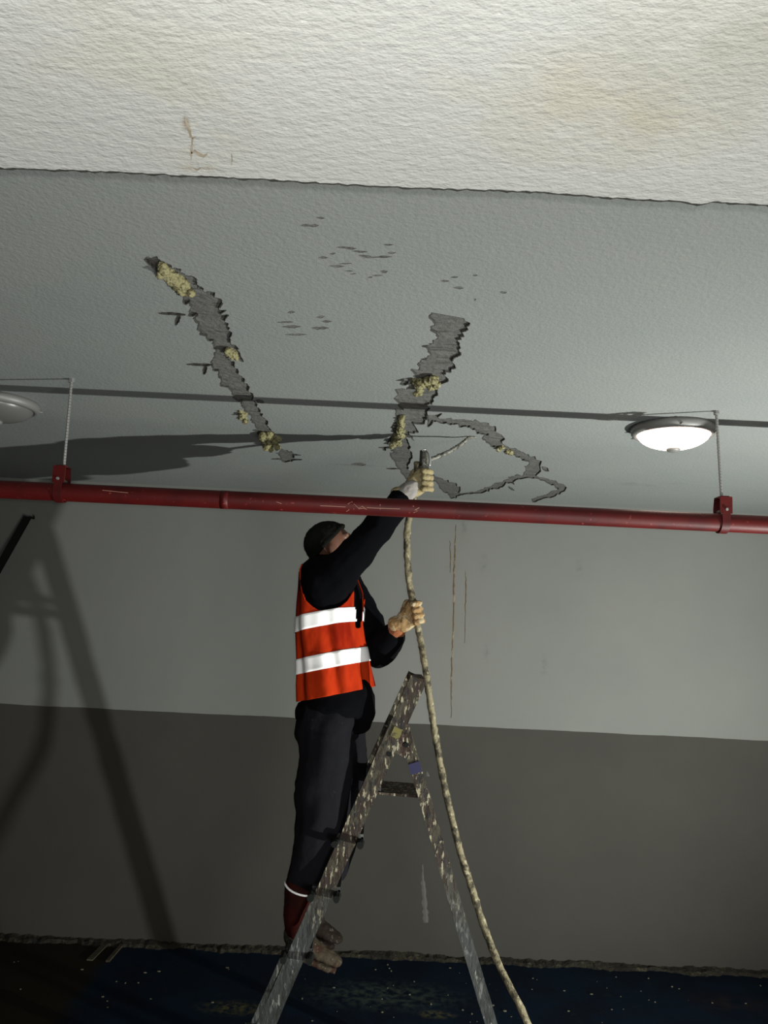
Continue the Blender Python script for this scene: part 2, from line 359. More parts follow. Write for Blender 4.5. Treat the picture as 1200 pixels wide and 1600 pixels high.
G['left'] = [ribbon_px([(229, 404, 3), (243, 411, 7), (256, 418, 9), (273, 430, 12), (288, 443, 15), (298, 458, 15), (312, 471, 19), (322, 482, 21), (328, 498, 20), (338, 515, 18), (345, 530, 16), (350, 546, 12), (343, 560, 11), (350, 574, 13), (360, 588, 15), (368, 602, 14), (380, 618, 13), (390, 631, 12), (396, 642, 8), (404, 656, 8), (411, 668, 9), (418, 680, 8), (430, 692, 6)]),
             ribbon_px([(438, 705, 5), (450, 713, 10), (458, 717, 4)], .5),
             nick(248, 489, 290, 491, 2), nick(280, 491, 275, 508, 2.5), nick(292, 569, 338, 570, 1.6), nick(322, 570, 318, 585, 2.5), nick(355, 535, 380, 565, 4), nick(358, 540, 372, 545, 4),
             nick(425, 717, 472, 718, 1.6), nick(432, 708, 470, 711, 1.5), nick(395, 672, 415, 674, 1.5), nick(400, 625, 412, 629, 2)]
G['middle'] = [ribbon_px([(707, 494, 27), (705, 505, 25), (702, 517, 21), (699, 530, 19), (694, 543, 21), (688, 556, 19), (682, 568, 21), (676, 580, 23), (670, 592, 24), (662, 604, 22), (656, 614, 25), (650, 625, 25), (650, 638, 22), (644, 650, 20), (634, 662, 19), (626, 674, 19), (622, 684, 16), (629, 694, 14), (631, 706, 15), (628, 718, 13), (630, 728, 10), (634, 738, 8), (640, 748, 4)]),
               nick(660, 541, 684, 541, 2), nick(660, 561, 680, 562, 1.5), nick(620, 594, 655, 592, 2.5), nick(626, 600, 640, 596, 4), nick(635, 612, 650, 600, 3), nick(592, 699, 616, 699, 1.2), nick(600, 699, 602, 704, 2), nick(604, 732, 622, 732, 1),
               ribbon_px([(700, 555, 3), (712, 553, 6), (719, 552, 3)], .4)]
G['loop'] = [ribbon_px([(655, 654, 1.6), (672, 652, 3.2), (690, 657, 3.6), (712, 659, 4), (735, 663, 6.4), (752, 668, 8), (766, 676, 9.6), (776, 686, 9.6), (772, 692, 6.4)], .5),
             ribbon_px([(755, 683, 3.2), (770, 692, 4.8), (786, 699, 4.8), (800, 704, 3.2), (812, 710, 4), (824, 717, 7.2), (833, 725, 9.6), (832, 735, 9.6), (822, 742, 5.6), (806, 748, 3.6), (790, 753, 4), (775, 760, 4), (760, 766, 3.2), (745, 769, 1.6), (725, 772, 1.1), (708, 773, 2.4)], .65),
             ribbon_px([(676, 744, 3.2), (688, 753, 4.8), (700, 761, 9.6), (708, 768, 9.6), (716, 772, 6.4)], .65),
             ribbon_px([(822, 743, 1.2), (840, 746, 1.6), (856, 751, 2.4), (868, 757, 4), (879, 762, 4.8), (872, 769, 4), (858, 774, 3.2), (845, 778, 3.2), (832, 782, 2.4)], .65),
             nick(673, 655, 690, 646, 2), nick(669, 667, 676, 652, 3), nick(847, 729, 857, 736, 2.2), nick(796, 745, 803, 757, 2), nick(795, 760, 803, 766, 2)]
marks = []
for (x, y, l) in ((505, 402, 16), (520, 396, 9), (535, 386, 20), (548, 389, 18), (562, 393, 24), (570, 400, 20), (580, 402, 26), (600, 401, 26), (612, 395, 14), (607, 382, 16),
                  (526, 416, 24), (540, 412, 20), (545, 424, 12), (552, 428, 10), (590, 430, 16), (600, 424, 12), (578, 433, 8), (500, 340, 14), (478, 352, 18), (490, 353, 16),
                  (695, 438, 14), (710, 433, 12), (716, 450, 16), (742, 431, 8), (742, 467, 4), (786, 457, 12),
                  (445, 504, 26), (455, 511, 30), (462, 522, 34), (455, 488, 12), (500, 495, 14), (510, 502, 16), (500, 512, 28), (560, 726, 24)):
    marks.append(nick(x - l / 2, y + random.uniform(-1, 1), x + l / 2, y + random.uniform(-1, 1), random.uniform(1.1, 2.4)))
G['marks'] = marks
def winding(p, poly):
    wn = 0; x, y = p; n = len(poly)
    for i in range(n):
        x0, y0 = poly[i]; x1, y1 = poly[(i + 1) % n]
        if y0 <= y:
            if y1 > y and (x1 - x0) * (y - y0) - (x - x0) * (y1 - y0) > 0: wn += 1
        elif y1 <= y and (x1 - x0) * (y - y0) - (x - x0) * (y1 - y0) < 0: wn -= 1
    return wn != 0
polys = {k: [[tuple(WZ(x, y, CEIL).xy) for (x, y) in p] for p in v] for k, v in G.items()}
flat = [(k, p) for k, v in polys.items() for p in v]
verts = [Vector(q) for q in ((XL, YB), (XR, YB), (XR, WALL), (XL, WALL))]; edges = [(0, 1), (1, 2), (2, 3), (3, 0)]
for k, p in flat:
    s = len(verts); verts += [Vector(q) for q in p]; edges += [(s + i, s + (i + 1) % len(p)) for i in range(len(p))]
cv, ce, cf, _, _, _ = geometry.delaunay_2d_cdt(verts, edges, [], 0, 1e-6)
bb = [(min(q[0] for q in p), max(q[0] for q in p), min(q[1] for q in p), max(q[1] for q in p)) for _, p in flat]
def owner(c):
    for (k, p), b in zip(flat, bb):
        if b[0] <= c[0] <= b[1] and b[2] <= c[1] <= b[3] and winding(c, p): return k
    return 'ceiling'
own = [owner(((cv[f[0]] + cv[f[1]] + cv[f[2]]) / 3)[:]) for f in cf]
bm = bmesh.new(); vv = [bm.verts.new((v.x, v.y, CEIL)) for v in cv]
for f, w_ in zip(cf, own):
    if w_ == 'ceiling': bm.faces.new([vv[i] for i in f])
loose = [v for v in bm.verts if not v.link_faces]; bmesh.ops.delete(bm, geom=loose, context='VERTS')
for f in bm.faces:
    if f.normal.z > 0: f.normal_flip()
q = [bm.verts.new(c) for c in ((XL, YB, CEIL + .2), (XR, YB, CEIL + .2), (XR, WALL + .15, CEIL + .2), (XL, WALL + .15, CEIL + .2))]
bm.faces.new(q)
me = bpy.data.meshes.new('ceiling'); bm.to_mesh(me); bm.free()
ceiling = tag(link('ceiling', me, M_ceil), kind='structure')
DEP = {'left': .0055, 'middle': .006, 'loop': .0045, 'marks': .0010}
LBL = {'left': 'long grey groove broken open in the ceiling, left one', 'middle': 'widest grey groove broken open in the ceiling', 'loop': 'thin looping grey groove near the back wall', 'marks': 'short shallow nicks in the ceiling paint'}
NM = {'left': 'ceiling_groove', 'middle': 'ceiling_groove', 'loop': 'ceiling_groove', 'marks': 'paint_nick'}
for k in ('left', 'middle', 'loop', 'marks'):
    bm = bmesh.new(); vm = {}; d = DEP[k]
    ec = {}; opp = {}
    for f, w_ in zip(cf, own):
        if w_ != k: continue
        for i in range(3):
            a, b = f[i], f[(i + 1) % 3]; e = (min(a, b), max(a, b)); ec[e] = ec.get(e, 0) + 1; opp[e] = f[(i + 2) % 3]
        for i in f:
            if i not in vm:
                v = cv[i]; vm[i] = bm.verts.new((v.x, v.y, CEIL + d * (1 + .35 * noise.noise(Vector((v.x * 30, v.y * 30, 0))))))
        bm.faces.new([vm[i] for i in f])
    lowv = {}
    for (a, b), c in ec.items():
        if c == 1:
            for i in (a, b):
                if i not in lowv: lowv[i] = bm.verts.new((cv[i].x, cv[i].y, CEIL))
            bm.faces.new((vm[a], vm[b], lowv[b], lowv[a])).material_index = 1
            if k != 'marks':                                   # thin dark rim outlining the hole
                A_, B_, O_ = cv[a], cv[b], cv[opp[(a, b)]]; t = (B_ - A_); 
                if t.length < 1e-6: continue
                n = Vector((-t.y, t.x)).normalized(); n = -n if n.dot(O_ - A_) > 0 else n
                q = [Vector((p_.x, p_.y, CEIL)) + Vector((n.x, n.y, 0)) * wd_ + Vector((0, 0, zz)) for p_, wd_, zz in ((A_, 0, -.0004), (B_, 0, -.0004), (B_, random.uniform(.0003, .0036), -.0012), (A_, random.uniform(.0003, .0036), -.0012))]
                bm.faces.new([bm.verts.new(p_) for p_ in q]).material_index = 1
    o = fin(NM[k], bm, M_groove, ceiling); o.data.materials.append(M_lip if k != 'marks' else M_groove); o['label'] = LBL[k]
    if k == 'marks': o['kind'] = 'stuff'

# dropped beam close to the camera -------------------------------------------------
EDGE = [(-400, 243), (0, 262), (150, 267), (400, 279), (600, 291), (830, 299), (950, 308), (1060, 314), (1095, 319), (1115, 315), (1200, 320), (1600, 338)]
pts = []
for (x0, y0), (x1, y1) in zip(EDGE, EDGE[1:]):
    n = max(1, int((x1 - x0) / 7))
    for k in range(n):
        t = k / n; pts.append(WZ(x0 + (x1 - x0) * t, y0 + (y1 - y0) * t + random.uniform(-1.1, 1.1), SOFFIT))
pts.append(WZ(1600, 338, SOFFIT))
pts = [Vector((XL, pts[0].y, SOFFIT))] + pts + [Vector((XR, pts[-1].y, SOFFIT))]
bm = bmesh.new(); YN = -.55
fr = [bm.verts.new(p) for p in pts]; ft = [bm.verts.new((p.x, p.y - .012, CEIL)) for p in pts]
br_ = [bm.verts.new((p.x, YN, SOFFIT)) for p in pts]; bt = [bm.verts.new((p.x, YN, CEIL)) for p in pts]
for i in range(len(pts) - 1):
    for A, B in ((fr, br_), (ft, fr), (br_, bt)): bm.faces.new((A[i], A[i + 1], B[i + 1], B[i]))
beam = tag(fin('trim_1', bm, M_beam), 'pale rough-plastered concrete beam soffit overhead', kind='structure')
# ragged dark strip along the arris, just under the edge
bm = bmesh.new(); prev = None
for i, p in enumerate(pts[1:-1]):
    hgt = .0020 + .0075 * max(0, noise.noise(Vector((i * .45, 2, 0))) + .25)
    a = [bm.verts.new((p.x, p.y - .002, SOFFIT + .001)), bm.verts.new((p.x, p.y + .003, SOFFIT + .001)), bm.verts.new((p.x, p.y + .003 + hgt, SOFFIT + .001 + hgt * .3)), bm.verts.new((p.x, p.y + .001, SOFFIT + .010))]
    if prev:
        for k in range(4): bm.faces.new((prev[k], prev[(k + 1) % 4], a[(k + 1) % 4], a[k]))
    prev = a
o = fin('dark_edge', bm, M_lip, beam); o['label'] = 'dark ragged line along the beam edge'

# brown hairline crack in the beam plaster
for path_ in ([(289, 182, .6), (292, 192, 1.8), (296, 202, 2.2), (298, 211, 1.4), (301, 217, 1.6), (300, 228, 1.2), (299, 240, 1.6), (299, 249, .4)], [(299, 239, 1.2), (305, 236, 2.0), (311, 241, 2.2), (318, 244, 1.8), (325, 239, .6)],
              [(303, 262, .6), (308, 265, 1.6), (314, 262, .5)], [(362, 240, .4), (363, 250, .9), (362, 258, .3)], [(300, 216, .5), (307, 213, .4)]):
    ol = ribbon_px(path_, .7, 2); n_ = len(ol) // 2; bm = bmesh.new()
    vs_ = [bm.verts.new(WZ(x, y, SOFFIT) + Vector((0, 0, -.0004))) for x, y in ol]
    for i in range(n_ - 1): bm.faces.new((vs_[i], vs_[i + 1], vs_[2 * n_ - 2 - i], vs_[2 * n_ - 1 - i]))
    o = fin('plaster_crack', bm, M_crack, beam); o['label'] = 'brown-stained crack in the pale beam'

# runs on the back wall -------------------------------------------------------------
def run(name, pxs, mt, label):
    bm = bmesh.new(); prev = None
    P = []
    for (x0, y0, w0), (x1, y1, w1) in zip(pxs, pxs[1:]):
        n = max(1, int(abs(y1 - y0) / 5))
        for k in range(n):
            t = k / n; P.append((x0 + (x1 - x0) * t + random.uniform(-.5, .5), y0 + (y1 - y0) * t, (w0 + (w1 - w0) * t) * random.uniform(.6, 1.3)))
    for (x, y, w_) in P:
        c = [W(x - w_, y, WALL), W(x, y, WALL), W(x + w_, y, WALL)]
        c[0].y = WALL - .0002; c[1].y = WALL - .0022; c[2].y = WALL - .0002
        r = [bm.verts.new(q) for q in c]
        if prev:
            for i in range(2): bm.faces.new((prev[i], prev[i + 1], r[i + 1], r[i]))
        prev = r
    o = fin(name, bm, mt, wall); o['label'] = label
run('rust_run', [(712, 820, .4), (711, 860, 1.2), (709, 900, 1.7), (709, 960, 1.2), (706, 1030, 1.2), (705, 1090, 1.0), (705, 1127, .6)], M_rust, 'long thin rust-brown run down the wall')
run('rust_run', [(727, 893, .4), (728, 905, 1.1), (727, 960, .5), (726, 1010, .3)], M_rust, 'shorter rust-brown run right of the long one')
run('rust_run', [(703, 845, .4), (704, 870, .8), (703, 900, .3)], M_rust, 'short faint brown run')
run('white_run', [(660, 1350, .6), (661, 1380, 3), (663, 1400, 3.2), (665, 1435, 4.5), (666, 1448, 4)], M_white_run, 'pale run on the brown band')
run('white_run', [(667, 1205, .5), (669, 1213, 2.5), (668, 1222, .6)], M_white_run, 'small pale smear on the brown band')

# dirt ridge where wall meets floor -------------------------------------------------
bm = bmesh.new(); prev = None; x = -3.0
while x < 3.2:
    h = .012 + .012 * noise.noise(Vector((x * 3, 0, 0))) + .009 * random.random(); dd = .05 + .03 * noise.noise(Vector((x * 5, 7, 0))) + .02 * random.random()
    r = [bm.verts.new((x, WALL + .002, -.005)), bm.verts.new((x, WALL + .002, max(.006, h))), bm.verts.new((x, WALL - .012, max(.004, h * .8))), bm.verts.new((x, WALL - dd * .6, .012 * random.random() + .004)), bm.verts.new((x, WALL - dd, -.005))]
    if prev:
        for k in range(5): bm.faces.new((prev[k], prev[(k + 1) % 5], r[(k + 1) % 5], r[k]))
    prev = r; x += .02
tag(fin('dirt_ridge', bm, M_dirt), 'ragged dark line of dirt and mortar where wall meets floor', 'dirt', kind='stuff')
bm = bmesh.new()
for _ in range(150):
    px_, py_ = random.uniform(20, 1190), random.uniform(1465, 1600)
    if px_ < 430 and random.random() < .7: continue
    p = WZ(px_, py_, 0); s = random.uniform(.0015, .006)
    if p.y > WALL - .11: continue
    g = bmesh.ops.create_icosphere(bm, subdivisions=1, radius=s)['verts']
    bmesh.ops.transform(bm, matrix=Matrix.Translation((p.x, p.y, s * .35)) @ Matrix.Diagonal((random.uniform(.7, 1.8), random.uniform(.7, 1.6), .5, 1)), verts=g)
random.seed(21)
tag(fin('plaster_crumb', bm, M_crumb), 'pale plaster crumbs scattered over the dark blue floor', 'debris', kind='stuff')
# two thin laths / strips on the floor at the left
def lath(a, b, w_, t, label, mt, grp=None):
    A, B = WZ(*a, t / 2 + .0005), WZ(*b, t / 2 + .0005)
    bm = bmesh.new(); bar(bm, A, B, w_, t, Vector((0, 0, 1)))
    bmesh.ops.bevel(bm, geom=bm.edges[:], offset=.0015, segments=1)
    return tag(fin('wooden_lath', bm, mt), label, 'lath')
lath((208, 1456), (168, 1502), .018, .008, 'thin pale lath on the floor at left, farther from the left edge', M_ply)
lath((172, 1468), (140, 1500), .03, .006, 'short yellowish lath on the floor left of the pale one', M_ply)

# ------------------------------------------------------------------ resin clumps on the ceiling
def clump(blobs, label, drop=.012, seed=0):
    bm = bmesh.new(); rnd = random.Random(seed)
    c0 = WZ(blobs[0][0], blobs[0][1], CEIL)
    for (x, y, r) in blobs:
        p = WZ(x, y, CEIL); rr = r * (p - CAM).length / F
        for _ in range(5):
            q_ = p + Vector((rnd.uniform(-.8, .8) * rr, rnd.uniform(-1.2, 1.2) * rr * 1.5, rnd.uniform(-.9, .25) * drop))
            s = rr * rnd.uniform(.35, .65); ball(bm, q_, (s, s * rnd.uniform(1, 1.8), min(s, drop) * rnd.uniform(.7, 1.3)), 2)
        ball(bm, p, (rr * .6, rr * 1.0, drop * .9), 2)
    par = None
    o = melt('resin_clump', bm, M_resin, None, .0020, 0, .0052, 150)
    o.data.transform(Matrix.Translation(-c0)); o.location = c0
    return tag(o, label, 'resin', 'foamed resin clumps on the ceiling')
clump([(256, 421, 9), (266, 428, 10), (278, 436, 10), (280, 446, 9)], 'yellowish resin clump at the top of the left groove', .016, 1)
clump([(288, 444, 9), (284, 452, 6)], 'small resin flake below the top clump of the left groove', .012, 2)
clump([(380, 645, 6), (382, 653, 4)], 'small yellow-green resin drip left of the left groove', .02, 3)
clump([(418, 680, 9), (428, 684, 10), (420, 692, 7), (433, 694, 5)], 'bright yellow resin clump at the lower end of the left groove', .022, 4)
clump([(655, 597, 9), (668, 594, 9), (680, 592, 7), (655, 606, 6)], 'pale resin clump across the middle of the widest groove', .016, 5)
clump([(627, 652, 4.5), (627, 656, 4.5), (626, 660, 4.5), (626, 664, 4.5), (626, 668, 4.5), (626, 672, 4.5), (626, 676, 5), (624, 680, 6), (622, 684, 8), (619, 687, 6), (616, 690, 6)], 'long hanging resin drip above the raised glove', .020, 6)
clump([(360, 548, 5), (366, 552, 5)], 'small pale resin flake right of the left groove', .012, 7)
clump([(782, 699, 4), (795, 705, 4)], 'small resin crumbs on the looping groove', .01, 8)

# ------------------------------------------------------------------ red pipe + hangers
PY = 2.27
A = W(-260, 752.5, PY); B = W(1460, 832.5, PY)
PZ = lambda x: A.z + (B.z - A.z) * (x - A.x) / (B.x - A.x)
PR = .0272
pipe = empty('sprinkler_pipe', W(600, 792.5, PY), 'long red sprinkler pipe hung below the ceiling across the whole width', 'pipe')
bm = bmesh.new(); x_ = A.x; pp = []
while x_ < B.x: pp.append(Vector((x_, PY, PZ(x_)))); x_ += .05
tube(bm, pp, PR, 28); fin('pipe_run', bm, M_red, pipe, True)
for px_ in (352, 660 - 460):
    pass
c = W(352, 781, PY); c.z = PZ(c.x)
bm = bmesh.new(); d_ = (B - A).normalized(); tube(bm, [c - d_ * .012, c + d_ * .012], PR + .0006, 28); fin('pipe_collar', bm, M_red, pipe, True)
# scraped marks on the pipe
def on_pipe(px_, py_):
    r = ray(px_, py_); p0 = CAM
    # intersect with cylinder around x axis through (PY, PZ)
    t = PY / r.y; zc = PZ((CAM + r * t).x)
    a = r.y ** 2 + r.z ** 2; b = 2 * (r.y * (p0.y - PY) + r.z * (p0.z - zc)); c_ = (p0.y - PY) ** 2 + (p0.z - zc) ** 2 - PR ** 2
    disc = max(0, b * b - 4 * a * c_); return p0 + r * ((-b - math.sqrt(disc)) / (2 * a))
bm = bmesh.new()
for st in ([(541, 799), (545, 797), (544, 787), (550, 784), (553, 796), (553, 787), (560, 794), (566, 791), (573, 796), (567, 794), (560, 795)], [(500, 790), (520, 791), (540, 792)], [(573, 793), (590, 794), (625, 795)],
           [(594, 788), (594, 796)], [(432, 784), (440, 787)], [(645, 790), (652, 799), (646, 801)], [(655, 793), (648, 797)], [(160, 766), (200, 770)]):
    P = [on_pipe(*p) for p in st]; tube(bm, P, .0010, 5)
o = fin('scratch_mark', bm, M_chalk, pipe); o['label'] = 'pale scratches on the red paint'; o['kind'] = 'stuff'
def hanger(top, clampt, label, lean):
    T = WZ(*top, CEIL); T.y = WZ(*top, CEIL).y
    cx = W(*clampt, PY).x; C0 = Vector((cx, PY, PZ(cx)))
    h = empty('pipe_hanger', Vector((cx, PY, PZ(cx))), label, 'hanger', 'rods that hang the red pipe')
    bot = Vector((cx, PY, PZ(cx) + .075)); T = Vector((T.x, T.y, CEIL + .004))
    bm = bmesh.new(); n = 60
    tube(bm, [bot.lerp(T, i / n) for i in range(n + 1)], [.0042 + .0006 * (i % 2) for i in range(n + 1)], 8)
    fin('threaded_rod', bm, M_rod, h)
    bm = bmesh.new(); d = (T - bot).normalized(); tube(bm, [T - d * .016, T], .009, 6); fin('anchor_nut', bm, M_rod, h)
    # clevis band: U strap around pipe with two upright cheeks and a top plate
    prof = []
    rr = PR + .0035
    for i in range(25):
        a = math.pi * (1.0 + i / 24.0); prof.append(Vector((0, math.cos(a) * rr, math.sin(a) * rr)))
    prof = [Vector((0, -rr * .75, .078))] + [Vector((0, -rr, .045))] + prof + [Vector((0, rr, .045)), Vector((0, rr * .75, .078))]
    bm = bmesh.new(); wd = .024; prev = None
    for i, p in enumerate(prof):
        a = prof[max(i - 1, 0)]; b = prof[min(i + 1, len(prof) - 1)]; t = (b - a).normalized(); nrm = Vector((0, -t.z, t.y))
        r = [bm.verts.new(C0 + p + Vector((s * wd / 2, 0, 0)) + nrm * q_) for s, q_ in ((-1, -.0015), (1, -.0015), (1, .0015), (-1, .0015))]
        if prev:
            for k in range(4): bm.faces.new((prev[k], prev[(k + 1) % 4], r[(k + 1) % 4], r[k]))
        else: bm.faces.new(r)
        prev = r
    bm.faces.new(prev[::-1]); fin('clevis_band', bm, M_red, h)
    bm = bmesh.new(); box(bm, C0 + Vector((0, 0, .0765)), (wd, rr * 1.55, .004)); box(bm, C0 + Vector((0, -rr * .95, .05)), (wd * 1.5, .005, .05))
    bmesh.ops.bevel(bm, geom=bm.edges[:], offset=.001, segments=1); fin('clevis_yoke', bm, M_red, h)
    bm = bmesh.new(); tube(bm, [C0 + Vector((0, -rr - .006, .036)), C0 + Vector((0, rr + .006, .036))], .0045, 6); fin('cross_bolt', bm, M_rod, h)
    return h
hanger((112, 592), (96, 765), 'left rod and red clevis holding the pipe', 0)
hanger((1119, 642), (1128, 815), 'right rod and red clevis holding the pipe, beside the lit lamp', 0)

# ------------------------------------------------------------------ round ceiling lamps
def ceiling_lamp(px_, py_, lit, label, rad=.137):
    c = WZ(px_, py_, CEIL)
    L_ = empty('ceiling_lamp', c, label, 'lamp', 'round ceiling lamps')
    bm = bmesh.new(); lathe(bm, c, [(rad * .93, .001), (rad * .98, -.004), (rad, -.012), (rad * .985, -.024), (rad * .93, -.031), (rad * .87, -.032), (rad * .845, -.027), (rad * .84, -.01), (rad*.84, .001)], 56)
    fin('lamp_ring', bm, M_ring, L_, True)
    bm = bmesh.new(); pr = []
    for i in range(13):
        t = i / 12; pr.append((rad * .845 * math.cos(t * math.pi / 2) if i < 12 else 0, -.024 - .052 * math.sin(t * math.pi / 2)))
    lathe(bm, c, pr, 56); fin('lamp_lens', bm, M_lens_on if lit else M_lens_off, L_, True)
    bm = bmesh.new(); lathe(bm, c, [(.021, -.072), (.023, -.079), (.019, -.084), (.008, -.088), (0, -.089)], 24); fin('lamp_finial', bm, M_ring, L_, True)
    for a in (20, 140, 260):
        p = c + Vector((math.cos(R(a)) * rad * .97, math.sin(R(a)) * rad * .97, -.024))
        bm = bmesh.new(); ell(bm, p, (.012, .006, .004), Matrix.Rotation(R(a), 3, 'Z')); fin('ring_clip', bm, M_ring, L_, True)
    return L_
ceiling_lamp(-3, 625, False, 'unlit round grey ceiling lamp cut by the left edge')
ceiling_lamp(1052, 667, True, 'glowing round ceiling lamp near the right edge')

# ------------------------------------------------------------------ dark hooked pole leaning on the wall, left
top = W(43, 808, WALL - .03); d0 = W(0, 884, WALL - .09)
dirv = (d0 - top).normalized(); foot = top + dirv * ((top.z - .012) / -dirv.z)
pole = empty('leaning_pole', Vector((foot.x, foot.y, 0)), 'dark hooked iron pole leaning on the wall at the left edge', 'pole')
bm = bmesh.new(); bar(bm, foot, top, .036, .02, Vector((0, 1, 0))); bmesh.ops.bevel(bm, geom=bm.edges[:], offset=.003, segments=1); fin('pole_shaft', bm, M_dark, pole)
bm = bmesh.new(); tube(bm, [top + Vector((-.02, 0, -.006)), top + Vector((.02, 0, -.002)), top + Vector((.036, 0, -.006)), top + Vector((.034, 0, .008))], .006, 8); fin('pole_hook', bm, M_dark, pole)

# ------------------------------------------------------------------ step ladder, seen edge on
NEAR, FAR = 2.70, 3.03
# front (climbing) rail in the picture plane of the near side
topN = W(655, 1062, NEAR); botN = W(420, 1592, NEAR); df = (botN - topN).normalized(); ftN = topN + df * ((topN.z - .02) / -df.z)
hinN = W(634, 1150, NEAR); b2 = W(766, 1596, NEAR); dr = (b2 - hinN).normalized(); frN = hinN + dr * ((hinN.z - .02) / -dr.z)
ladder = empty('step_ladder', Vector(((ftN.x + frN.x) / 2, (NEAR + FAR) / 2, 0)), 'paint-spattered metal A-frame step ladder the worker stands on', 'ladder')
YV = Vector((0, 1, 0))
def rail(name, a, b, w_, t_, mt, lab=None):
    bm = bmesh.new(); n = 30; x, y, d = frame(b - a, YV)
    # C channel profile: web + two flanges, slightly dented
    pr = [(-w_ / 2, -t_ / 2), (w_ / 2, -t_ / 2), (w_ / 2, t_ / 2), (w_ / 2 - .004, t_ / 2), (w_ / 2 - .004, -t_ / 2 + .004), (-w_ / 2 + .004, -t_ / 2 + .004), (-w_ / 2 + .004, t_ / 2), (-w_ / 2, t_ / 2)]
    prev = None
    for i in range(n + 1):
        p = a.lerp(b, i / n); j = .0012
        r = [bm.verts.new(p + x * (u + random.uniform(-j, j)) + YV * (v + random.uniform(-j, j))) for u, v in pr]
        if prev:
            for k in range(8): bm.faces.new((prev[k], prev[(k + 1) % 8], r[(k + 1) % 8], r[k]))
        prev = r
        if i in (0, n): bm.faces.new(r if i else r[::-1])
    o = fin(name, bm, mt, ladder)
    if lab: o['label'] = lab
    return o
off = Vector((0, FAR - NEAR, 0))
TPR = Vector((0, .055, 0))            # the frame narrows towards the top
for k, o_ in ((0, Vector()), (1, off)):
    tp = TPR * (1 - 2 * k)
    rail('front_rail', topN + o_ + tp, ftN + o_, .058, .026, M_rail, 'rail caked in brown and white paint at the top, grey below' if k == 0 else None)
    rail('rear_rail', hinN + o_ + tp, frN + o_, .040, .022, M_rail)
    for q_ in (ftN, frN):
        bm = bmesh.new(); box(bm, q_ + o_ + Vector((0, 0, -.002)), (.075, .036, .035)); bmesh.ops.bevel(bm, geom=bm.edges[:], offset=.005, segments=2); fin('foot_cap', bm, M_dark, ladder)
    # hinge plates + bolts
    bm = bmesh.new(); hp = topN.lerp(ftN, .16) + o_ + tp - Vector((0, .018, 0))
    bar(bm, hp + Vector((-.012, 0, .02)), hinN + o_ + tp + Vector((.012, -.018, -.06)), .040, .006, YV)
    bar(bm, hp + Vector((-.03, 0, -.07)), hinN + o_ + tp + Vector((.0, -.018, .0)), .022, .007, YV)
    bmesh.ops.bevel(bm, geom=bm.edges[:], offset=.0015, segments=1); o = fin('hinge_plate', bm, M_splat, ladder)
    for q_ in (hp + Vector((.004, -.006, -.02)), hinN + o_ + tp + Vector((.004, -.024, -.035))):
        bm = bmesh.new(); tube(bm, [q_, q_ + Vector((0, .012, 0))], .009, 8); fin('hinge_bolt', bm, M_dark, ladder)
# treads between the two front rails
TREADS = [(545, 1314), (508, 1397), (466, 1493), (583, 1228), (618, 1146)]
hz = []
for (px_, py_) in TREADS: hz.append(W(px_, py_, NEAR))
z_last = hz[2].z
hz.append(topN.lerp(ftN, .86))
for i, p in enumerate(hz):
    s = (topN.z - p.z) / (topN.z - ftN.z); c = topN.lerp(ftN, s)
    ln_ = FAR - NEAR - .03 - 2 * .055 * max(0, 1 - s * 1.19)
    bm = bmesh.new(); wdt = .095 if i in (0, 1) else .085
    if i in (3, 4): wdt = .055
    box(bm, Vector((c.x + .004, (NEAR + FAR) / 2, c.z)), (wdt, ln_, .022)); box(bm, Vector((c.x + .004 + wdt / 2 - .004, (NEAR + FAR) / 2, c.z - .012)), (.008, ln_, .03))
    bmesh.ops.bevel(bm, geom=bm.edges[:], offset=.003, segments=1); fin('tread', bm, M_alu, ladder)
    for sx_ in (-1, 1):
        if i > 2: continue
        q_ = Vector((c.x + sx_ * .042, NEAR - .016, c.z - .006)); bm = bmesh.new(); tube(bm, [q_ - YV * .012, q_ + YV * .035], [.012, .014], 8, jit=.15)
        fin('tread_bolt', bm, M_dark, ladder)
# top cap
bm = bmesh.new(); box(bm, Vector((topN.x - .002, (NEAR + FAR) / 2, topN.z - .01)), (.05, FAR - NEAR - .09, .02)); bmesh.ops.bevel(bm, geom=bm.edges[:], offset=.005, segments=2); fin('top_cap', bm, M_splat, ladder)
# spreader board on the far side
bm = bmesh.new(); a_, b_ = W(586, 1232, FAR - .05), W(660, 1238, FAR - .05)
bar(bm, a_, b_, .006, .062, YV); box(bm, (a_ + b_) / 2 + Vector((0, -.10, .026)), ((b_ - a_).length, .20, .008), Matrix.Rotation(math.atan2(b_.z - a_.z, b_.x - a_.x) * -1, 3, 'Y'))
bmesh.ops.bevel(bm, geom=bm.edges[:], offset=.002, segments=1); o = fin('spreader_tray', bm, M_splat, ladder); o['label'] = 'paint-crusted tray between the ladder legs'
# tapes
q_ = hinN.lerp(frN, .085) + TPR * .92; bm = bmesh.new(); bar(bm, q_ + Vector((0, -.0145, 0)) - dr * .018, q_ + Vector((0, -.0145, 0)) + dr * .018, .040, .003, YV); o = fin('blue_tape', bm, M_bluetape, ladder); o['label'] = 'dark blue tape wrap'
q_ = topN.lerp(ftN, .125) + TPR * .9; bm = bmesh.new(); bar(bm, q_ + Vector((.006, -.0165, 0)) - df * .018, q_ + Vector((.006, -.0165, 0)) + df * .018, .032, .003, YV); o = fin('yellow_label', bm, M_yellow, ladder); o['label'] = 'small yellow sticker'
# tie cord low down between the legs
a_ = W(416, 1616, NEAR + .02); b_ = W(772, 1616, NEAR + .02); bm = bmesh.new(); tube(bm, [a_.lerp(b_, i / 8) - Vector((0, 0, .006 * math.sin(math.pi * i / 8))) for i in range(9)], .0045, 6)
fin('tie_cord', bm, M_dark, ladder)

